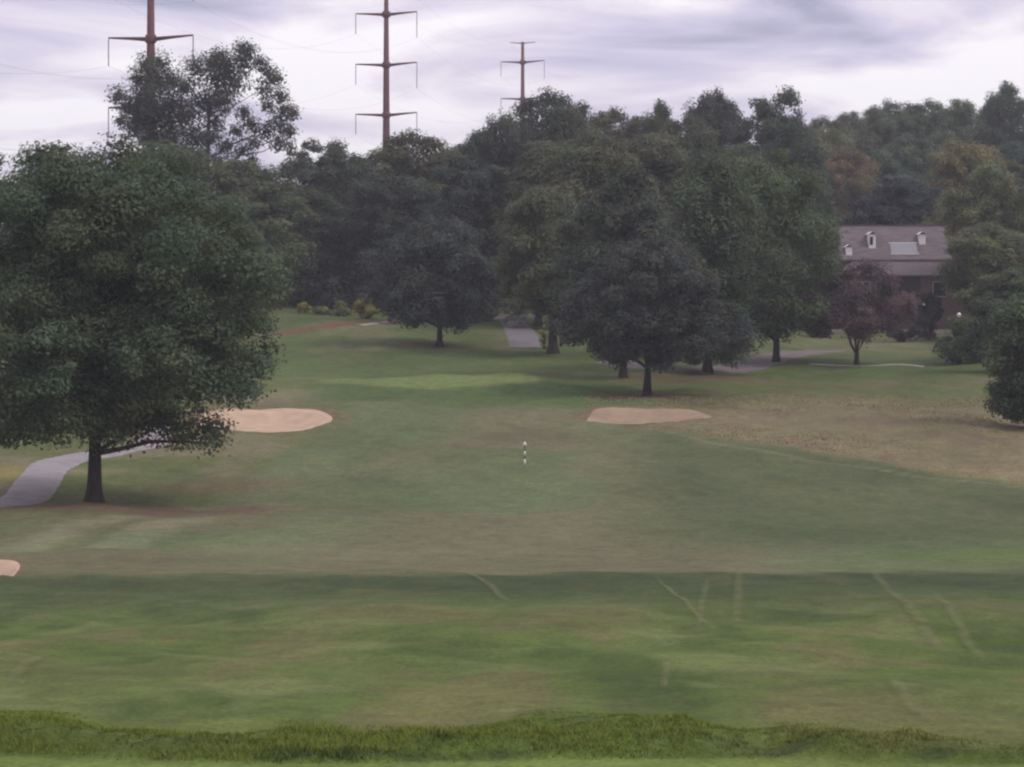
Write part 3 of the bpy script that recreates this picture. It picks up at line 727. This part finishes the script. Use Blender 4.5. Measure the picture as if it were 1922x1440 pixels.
HILL = [
 ('round', 1545, 440, 214, 48, (.066,.066,.042), 'first treetop of the hill skyline, right of the feathery dark tree'),
 ('skirt', 1592, 450, 203, 45, (.050,.056,.038), 'second treetop from the left on the hill skyline'),
 ('round', 1640, 455, 194, 45, (.054,.060,.040), 'third treetop from the left on the hill skyline'),
 ('oval', 1692, 460, 184, 48, (.046,.054,.038), 'fourth treetop from the left on the hill skyline'),
 ('round', 1745, 455, 182, 48, (.052,.062,.038), 'fifth treetop from the left on the hill skyline'),
 ('skirt', 1805, 450, 178, 50, (.056,.066,.038), 'sixth treetop on the hill skyline, left of the tall corner tree'),
 ('round', 1890, 430, 148, 55, (.044,.054,.036), 'tallest hill tree at the upper right corner of the picture'),
 ('round', 1565, 395, 236, 45, (.080,.078,.046), 'olive tree on the hill above the reddish tree'),
 ('round', 1586, 360, 272, 45, (.094,.068,.048), 'reddish brown autumn tree on the hill left of the house roof'),
 ('oval', 1612, 335, 318, 42, (.078,.062,.042), 'dull brown tree between the reddish tree and the dark blue conifer mass'),
 ('skirt', 1648, 385, 275, 48, (.046,.058,.038), 'dark green rounded tree on the hill right of the reddish tree'),
 ('round', 1705, 400, 248, 52, (.054,.064,.046), 'green hillside tree above the dark bluish tree behind the roof'),
 ('skirt', 1765, 405, 240, 52, (.048,.060,.042), 'green hillside tree left above the orange tree'),
 ('skirt', 1688, 318, 322, 92, (.030,.033,.040), 'broad dark bluish tree directly behind the house roof'),
 ('oval', 1815, 330, 258, 62, (.100,.084,.048), 'orange turning tree right above the house'),
 ('round', 1905, 380, 262, 60, (.040,.050,.042), 'dark green tree between the orange tree and the right edge'),
 ('skirt', 1795, 300, 355, 52, (.084,.074,.044), 'brown olive tree below the orange tree beside the roof'),
 ('loose', 1868, 280, 300, 75, (.074,.076,.044), 'yellowish olive tree at the right edge level with the house roof'),
 ('round', 1855, 262, 415, 85, (.068,.070,.042), 'grey olive tree hiding the right end of the house'),
]
for i, (k, px, D, top, hw, colr, lab) in enumerate(HILL):
    bg_tree(k, px, D, top, hw, tuple(c*1.12 for c in colr), lab, 0.3+i*2.3, HB)
bg_tree('round', 1905, 224, 500, 80, (.060,.068,.042), 'mid green tree behind the dark tree at the right edge', .9, HB)
bg_tree('loose', -128, 300, 150, 100, (.044,.048,.036), 'leafy branch tip of a tree poking in at the upper left edge', 2.2, GB)

# woodland mass filling the far background below the skyline
r = np.random.default_rng(300); n = 520
wx = r.uniform(-75, 130, n); wy = r.uniform(325, 520, n)
wz = ground(wx, wy) + r.uniform(1.0, 8.0, n)
V, Q, T = leaf_cloud(np.stack([wx, wy, wz], -1), r.uniform(2.2, 3.6, n), 120, .8, r)
o = mesh_obj('far_woodland', V, Q, LEAF, attr=T); o.color = (.085, .09, .07, 1)
tag(o, 'dark undergrowth of the far wood behind the trees', kind='stuff')

r = np.random.default_rng(310); n = 260
ux = r.uniform(480, 1010, n); uy = r.uniform(279, 296, n); ux = (ux-961)/F*uy
uz = ground(ux, uy) + .3 + 4.2*r.random(n)**1.4
V, Q, T = leaf_cloud(np.stack([ux, uy, uz], -1), r.uniform(.7, 1.5, n), 150, .3, r)
o = mesh_obj('undergrowth', V, Q, LEAF, attr=T); o.color = (.075, .080, .065, 1)
tag(o, 'dark undergrowth along the foot of the wood behind the turf', kind='stuff')

# ------------------------------------------------------------------ shrubs
def shrub(px, row, D, hw, top, colour, label, seed, name='shrub', nn=26, leaf=.16, group='shrubs at the wood edge', per=140):
    x = (px-961)/F*D; zb = gz(x, D); H = max(.5, CAMZ+(HROW-top)/F*D-zb); rx = hw/F*D
    r = np.random.default_rng(seed); root = empty(name, (x, D, zb)); tag(root, label, 'shrub', group)
    C, R = crown_points(r, H, .05, rx, 'skirt', nn, 0, .32*min(rx, H)**.9)
    V, Q, T = leaf_cloud(C, R, per, leaf, r)
    mb = MB()
    for k in range(min(8, len(C))): limb(mb, (r.uniform(-.1, .1), r.uniform(-.1, .1), -.1), C[k], .03, .01, r)
    mb.build('stems', BARK, root, True)
    c = mesh_obj('foliage', V, Q, LEAF, root, attr=T); c.color = (*[k*1.35 for k in colour], 1); return root
shrub(687, 585, 268, 27, 551, (.22,.20,.055), 'round yellow green shrub left of the dark middle tree', 401, nn=34)
shrub(572, 588, 272, 13, 566, (.20,.185,.055), 'small golden shrub at the left end of the shrub row', 402)
shrub(603, 588, 272, 15, 572, (.165,.16,.065), 'low golden shrub beside the leftmost golden one', 403)
shrub(640, 588, 272, 20, 566, (.13,.13,.06), 'olive shrub left of the round yellow shrub', 404)
shrub(852, 605, 262, 17, 572, (.20,.19,.20), 'pale grey shrub between the thin trunk and the thick trunk behind it', 405, nn=20)
shrub(913, 605, 264, 20, 572, (.12,.12,.11), 'dull grey green shrub right of the thick trunk set back', 406, nn=20)
shrub(972, 610, 258, 26, 562, (.21,.20,.20), 'pale grey flowering shrub above the grey path', 407, nn=26)
shrub(738, 605, 262, 14, 580, (.18,.16,.17), 'pale small shrub at the top of the thin path', 408, nn=16)
shrub(1021, 640, 238, 9, 592, (.20,.20,.06), 'narrow yellow green shrub left of the thick middle trunk', 409, nn=18)
shrub(1052, 640, 240, 13, 602, (.20,.20,.06), 'yellow green shrub right of the thick middle trunk', 410, nn=20)
shrub(1800, 690, 222, 60, 595, (.070,.090,.038), 'green bush right of the footpath below the house', 411, nn=40, leaf=.2)
shrub(1870, 700, 212, 75, 540, (.050,.062,.038), 'tall dark bush behind the dry grass at right', 412, nn=46, leaf=.22)
shrub(1712, 640, 262, 40, 612, (.060,.050,.040), 'low dark hedge shrub along the house front', 413, nn=26, leaf=.18)
shrub(1742, 640, 262, 34, 528, (.050, .046, .038), 'dark tall shrub against the right of the house front', 415, nn=40, leaf=.2)
shrub(1540, 640, 268, 42, 545, (.085,.055,.050), 'reddish shrub between the tall broad tree and the purple tree', 414, nn=40, leaf=.22)

# ------------------------------------------------------------------ house behind the purple tree
BRICK = plain_mat('brick_wall', (.108, .066, .060), .9, .25, 4.0, .2)
SHINGLE = plain_mat('mauve_shingles', (.132, .106, .114), .9, .34, 2.2, .5, .2, (.5, 1, 4))
TRIM = plain_mat('white_trim', (.76, .74, .74), .6, .06, 2.0)
GLASS = plain_mat('dark_glass', (.018, .018, .022), .12, .1, 1.0, 0, .5)
SKYL = plain_mat('skylight_glass', (.20, .19, .22), .35, .12, 2.0, 0, .5)
DARKIN = plain_mat('recess_shade_door', (.03, .024, .024), .9, .2, 2.0)  # recess shade as a plain dark colour, shared by the door
hx0, hx1, hy = 28.0, 42.5, 287.0
hb = gz(35, hy)-.15
def Z(row, D): return CAMZ+(HROW-row)/F*D
house = empty('house', ((hx0+hx1)/2, hy+4.5, hb)); tag(house, 'brick house with mauve shingle roof behind the small purple tree', 'house')
inv = -np.array(house.location)
def hpart(mb, name, mat, parent=None):
    p = parent or house
    mb.v = [tuple(np.array(v)+inv) for v in mb.v]
    return mb.build(name, mat, p)
ze, zr = Z(481, hy), Z(424, hy+4.5)
hpart(MB().box(hx0, hx1, hy, hy+9, hb, ze), 'wall', BRICK)
g = MB(); yr = hy+4.5
ov = .45; t_ = .18
sl = (zr-ze)/(yr-hy)
g.poly([(hx0-ov, hy-ov, ze-ov*sl), (hx1+ov, hy-ov, ze-ov*sl), (hx1+ov, yr, zr), (hx0-ov, yr, zr)])
g.poly([(hx0-ov, yr, zr), (hx1+ov, yr, zr), (hx1+ov, hy+9+ov, ze-ov*sl), (hx0-ov, hy+9+ov, ze-ov*sl)])
g.poly([(hx0-ov, hy-ov, ze-ov*sl-t_), (hx0-ov, yr, zr-t_), (hx1+ov, yr, zr-t_), (hx1+ov, hy-ov, ze-ov*sl-t_)])
g.poly([(hx0-ov, yr, zr-t_), (hx0-ov, hy+9+ov, ze-ov*sl-t_), (hx1+ov, hy+9+ov, ze-ov*sl-t_), (hx1+ov, yr, zr-t_)])
for xx in (hx0-ov, hx1+ov):
    g.poly([(xx, hy-ov, ze-ov*sl-t_), (xx, hy-ov, ze-ov*sl), (xx, yr, zr), (xx, yr, zr-t_)])
    g.poly([(xx, yr, zr-t_), (xx, yr, zr), (xx, hy+9+ov, ze-ov*sl), (xx, hy+9+ov, ze-ov*sl-t_)])
g.poly([(hx0-ov, hy-ov, ze-ov*sl-t_), (hx1+ov, hy-ov, ze-ov*sl-t_), (hx1+ov, hy-ov, ze-ov*sl), (hx0-ov, hy-ov, ze-ov*sl)])
roof = hpart(g, 'roof', SHINGLE)
for xx in (hx0, hx1):
    hpart(MB().poly([(xx, hy, ze), (xx, hy+9, ze), (xx, yr, zr-t_)]).poly([(xx+.01, hy, ze), (xx+.01, yr, zr-t_), (xx+.01, hy+9, ze)]), 'gable', BRICK)
hpart(MB().box(hx0-ov, hx1+ov, yr-.12, yr+.12, zr-.04, zr+.09), 'ridge_cap', plain_mat('ridge_shingle', (.10, .07, .085), .9), roof)
def roofy(z): return hy+(z-ze)/sl
def PX(px): return (px-961)/F*hy
# narrow dormer with a white surround
def dormer(px, rt, rb, w, pane):
    x = PX(px); zt, zb2 = Z(rt, hy+2), Z(rb, hy+2); y0 = roofy(zb2)-.25; y1 = roofy(zt)+.3
    d_ = hpart(MB().box(x-w/2, x+w/2, y0, y1, zb2-.35, zt), 'dormer', TRIM, roof)
    if pane:
        hpart(MB().box(x-w*.36, x+w*.10, y0-.03, y0, zt-.95, zt-.22), 'window', GLASS)
    hpart(MB().poly([(x-w/2-.12, y0-.12, zt-.02), (x, y0-.12, zt+.22), (x, y1+.6, zt+.22), (x-w/2-.12, y1, zt-.02)])
          .poly([(x, y0-.12, zt+.22), (x+w/2+.12, y0-.12, zt-.02), (x+w/2+.12, y1, zt-.02), (x, y1+.6, zt+.22)]), 'dormer_roof', TRIM)
dormer(1640, 440, 463, .62, True)
dormer(1736, 440, 456, .58, False)
dormer(1594, 464, 476, .55, False)
zt, zb2 = Z(456, hy+1.5), Z(477, hy+1)
hpart(MB().poly([(PX(1674), roofy(zb2)-.12, zb2), (PX(1724), roofy(zb2)-.12, zb2), (PX(1724), roofy(zt)-.12, zt), (PX(1674), roofy(zt)-.12, zt)])
      .poly([(PX(1674), roofy(zb2)-.12, zb2), (PX(1674), roofy(zb2)+.1, zb2), (PX(1724), roofy(zb2)+.1, zb2), (PX(1724), roofy(zb2)-.12, zb2)]), 'skylight', SKYL)
for a_, b_ in (((1672, 455), (1726, 457)), ((1672, 476), (1726, 478))):
    z_ = Z((a_[1]+b_[1])/2, hy+1.2); hpart(MB().box(PX(a_[0]), PX(b_[0]), roofy(z_)-.17, roofy(z_)-.05, z_-.05, z_+.05), 'skylight_frame', TRIM)
hpart(MB().box(hx0-ov, hx1+ov, hy-ov-.12, hy-ov-.002, ze-ov*sl-.16, ze-ov*sl-.01), 'gutter', plain_mat('dark_gutter', (.12, .09, .10), .6))
# front wing with a hipped roof
wx0, wx1, wy = 29.2, 41.6, hy-3.2
zw, zwt = Z(514, wy), Z(487, hy)
hpart(MB().box(wx0, wx1, wy, hy-.002, hb, zw), 'front_wing', BRICK)
w_ = MB(); o_ = .4
w_.poly([(wx0-o_, wy-o_, zw-.1), (wx1+o_, wy-o_, zw-.1), (wx1-1.6, hy, zwt), (wx0+1.6, hy, zwt)])
w_.poly([(wx0-o_, wy-o_, zw-.1), (wx0+1.6, hy, zwt), (wx0-o_, hy, zw-.1)])
w_.poly([(wx1+o_, wy-o_, zw-.1), (wx1+o_, hy, zw-.1), (wx1-1.6, hy, zwt)])
w_.poly([(wx0-o_, wy-o_, zw-.22), (wx0-o_, hy, zw-.22), (wx1+o_, hy, zw-.22), (wx1+o_, wy-o_, zw-.22)])
w_.poly([(wx0-o_, wy-o_, zw-.22), (wx1+o_, wy-o_, zw-.22), (wx1+o_, wy-o_, zw-.1), (wx0-o_, wy-o_, zw-.1)])
hpart(w_, 'wing_roof', plain_mat('wing_shingles', (.125, .095, .104), .9, .16, 3.0, .3))
WFRAME = plain_mat('window_frame', (.30, .26, .25), .7)
def PW(px): return (px-961)/F*wy
def opening(px0, px1, r0, r1, name='window', frame=True):
    x0, x1, z1, z0 = PW(px0), PW(px1), Z(r0, wy), Z(r1, wy)
    f = hpart(MB().box(x0, x1, wy-.03, wy-.002, z0, z1), name, GLASS if name == 'window' else DARKIN)
    if frame:
        m = MB(); b = .07
        m.box(x0-b, x0, wy-.06, wy-.003, z0-b, z1+b).box(x1, x1+b, wy-.06, wy-.003, z0-b, z1+b).box(x0, x1, wy-.06, wy-.003, z1, z1+b).box(x0, x1, wy-.06, wy-.003, z0-b, z0)
        hpart(m, 'frame', WFRAME, f)
opening(1682, 1728, 519, 549, 'recess_shade', False)  # flat dark panel on the wall; the shade of a recess is its colour
opening(1610, 1632, 530, 556)
opening(1645, 1665, 530, 556)
opening(1702, 1738, 577, 600)
opening(1612, 1634, 582, 606)
opening(1752, 1776, 530, 556)
opening(1660, 1676, 584, 628, 'door')
hpart(MB().box(PW(1690), PW(1750), wy-1.1, wy-.002, Z(573, wy), Z(570, wy)), 'balcony', TRIM)
hpart(MB().box(PW(1692), PW(1748), wy-1.05, wy-.98, Z(570, wy), Z(562, wy)), 'balcony_panel', plain_mat('panel_brown', (.17, .11, .09), .8))
hpart(MB().box(wx0-1, wx1+1, wy-1.6, wy-.3, hb-.2, hb+.3), 'foundation_step', CONCRETE)

# white post with a round top beside the bushes
x, D = (1800-961)/F*240, 240.0
p = empty('lamp_post', (x, D, gz(x, D))); tag(p, 'thin white lamp post above the bushes right of the house', 'lamp post')
ht = Z(597, D)-gz(x, D)
MB().tube([(0,0,-.2),(0,0,ht*.5),(0,0,ht)], [.05,.045,.04], 8).build('post', TRIM, p, True)
MB().tube([(0,0,ht),(0,0,ht+.06),(0,0,ht+.2),(0,0,ht+.34),(0,0,ht+.4)], [.05,.13,.17,.12,.03], 10).build('globe', TRIM, p, True)

# ------------------------------------------------------------------ striped yardage pole on the fairway
x, D = gp(985, 883)
pole = empty('marker_pole', (x, D, gz(x, D))); tag(pole, 'striped white and dark distance pole standing on the fairway', 'marker pole')
WHT = plain_mat('pole_white', (.74, .72, .64), .6, .08, 6); DRK = plain_mat('pole_dark', (.135, .125, .082), .7, .1, 6)
hgt = 46/F*D; cuts = [0, .055, .29, .45, .62, .80, .84]
names = ['dark_band', 'white_band', 'dark_band', 'white_band', 'dark_band', 'dark_band']
for a_, b_, nm in zip(cuts[:-1], cuts[1:], names):
    MB().tube([(0,0,a_*hgt-(.15 if a_ == 0 else 0)), (0,0,b_*hgt)], [.045, .045], 10).build(nm, WHT if 'white' in nm else DRK, pole, True)
MB().tube([(0,0,.84*hgt),(0,0,.86*hgt),(0,0,.93*hgt),(0,0,hgt)], [.05,.085,.07,.012], 12).build('pointed_cap', WHT, pole, True)

# ------------------------------------------------------------------ steel pylons and wires
RUST = plain_mat('weathering_steel', (.130, .050, .056), .75, .25, 1.5, .1, .3, (1, 1, .2))
INS = plain_mat('insulator', (.17, .15, .18), .5, .1, 4)
WIRE = plain_mat('wire', (.12, .115, .12), .5, .05, 1)
def pylon(px, D, rows, scale, label, tip_up=.35, lean_px=0.0):
    """rows: photo rows of the cross arms, top first"""
    x = (px-961)/F*D; zb = gz(x, D)-.3
    root = empty('power_pylon', (x, D, zb), -.12); tag(root, label, 'pylon', 'steel power pylons')
    zs = [Z(rw, D)-zb for rw in rows]; top = zs[0]+4.2
    MB().tube([(0,0,0),(0,0,top*.5),(0,0,top)], [.66, .50, .30], 12).build('pole', RUST, root, True)
    att = []
    for k, z_ in enumerate(zs):
        MB().tube([(0,0,z_-.45),(0,0,z_-.3),(0,0,z_+.3),(0,0,z_+.45)], [.5,.62,.60,.48], 12).build('collar', RUST, root, True)
        for s in (-1, 1):
            a = 4.5; tz = tip_up*(1 if s > 0 else .35)
            arm = MB().tube([(s*.3,0,z_-.05),(s*a*.5,0,z_+tz*.45),(s*a,0,z_+tz)], [.24,.16,.09], 8).build('cross_arm', RUST, root, True)
            L = 2.9 if s < 0 else 3.7; m = MB(); pts, rr = [], []
            for i in range(29):
                pts.append((s*a, 0, z_+tz-.05-L*i/28)); rr.append(.035 if i % 2 else .075)
            m.tube(pts, rr, 8).build('insulator_string', INS, root)
            att.append((k, s, (s*a, 0, z_+tz-.05-L)))
    MB().tube([(-2.6,0,top-.15),(0,0,top-.3),(2.6,0,top-.05)], [.06,.13,.06], 8).build('shield_wire_arm', RUST, root, True)
    for s in (-1, 1): att.append((9, s, (s*2.6, 0, top-.15)))
    cz, sz_ = math.cos(-.12), math.sin(-.12)
    return {(k, s): np.array((x+p[0]*cz-p[1]*sz_, D+p[0]*sz_+p[1]*cz, zb+p[2])) for k, s, p in att}
A1 = pylon(283, 333, [-58, 73, 204], 1, 'nearest rust brown steel pylon behind the tall loose tree')
A2 = pylon(725, 465, [27, 122, 216], 1, 'middle rust brown steel pylon with three cross arms above the trees')
A3 = pylon(981, 659, [117, 186, 254], 1, 'farthest smaller rust brown steel pylon right of the middle one')
names_ = {(0,-1):'top left', (0,1):'top right', (1,-1):'middle left', (1,1):'middle right', (2,-1):'lower left', (2,1):'lower right', (9,-1):'left shield', (9,1):'right shield'}
for key in A1:
    p1, p2, p3 = A1[key], A2[key], A3[key]
    p0 = p1+(p1-p2)*np.array((1.1, .75, 0))+np.array((0, 0, 2.0)); p4 = p3+(p3-p2)*1.0
    pts = []
    for a_, b_ in ((p0, p1), (p1, p2), (p2, p3), (p3, p4)):
        for i in range(24):
            t = i/24; q = a_+(b_-a_)*t; q[2] -= 4*3.6*t*(1-t); pts.append(q)
    pts.append(p4)
    o = MB().tube(pts, [.0075]*len(pts), 5).build('power_line', WIRE)
    tag(o, names_[key]+(' wire' if key[0] == 9 else ' conductor')+' strung along the row of pylons', 'power line', 'power lines along the pylons')

# ------------------------------------------------------------------ air
m, N, L, out = new_mat('haze_air')
pv = N.new('ShaderNodeVolumePrincipled'); pv.inputs['Color'].default_value = (.82, .83, .94, 1); pv.inputs['Density'].default_value = .00029
L.new(pv.outputs[0], out.inputs['Volume'])
hz = MB().box(-1450, 1450, -120, 1540, -3, 66).build('haze', m)
tag(hz, kind='stuff')
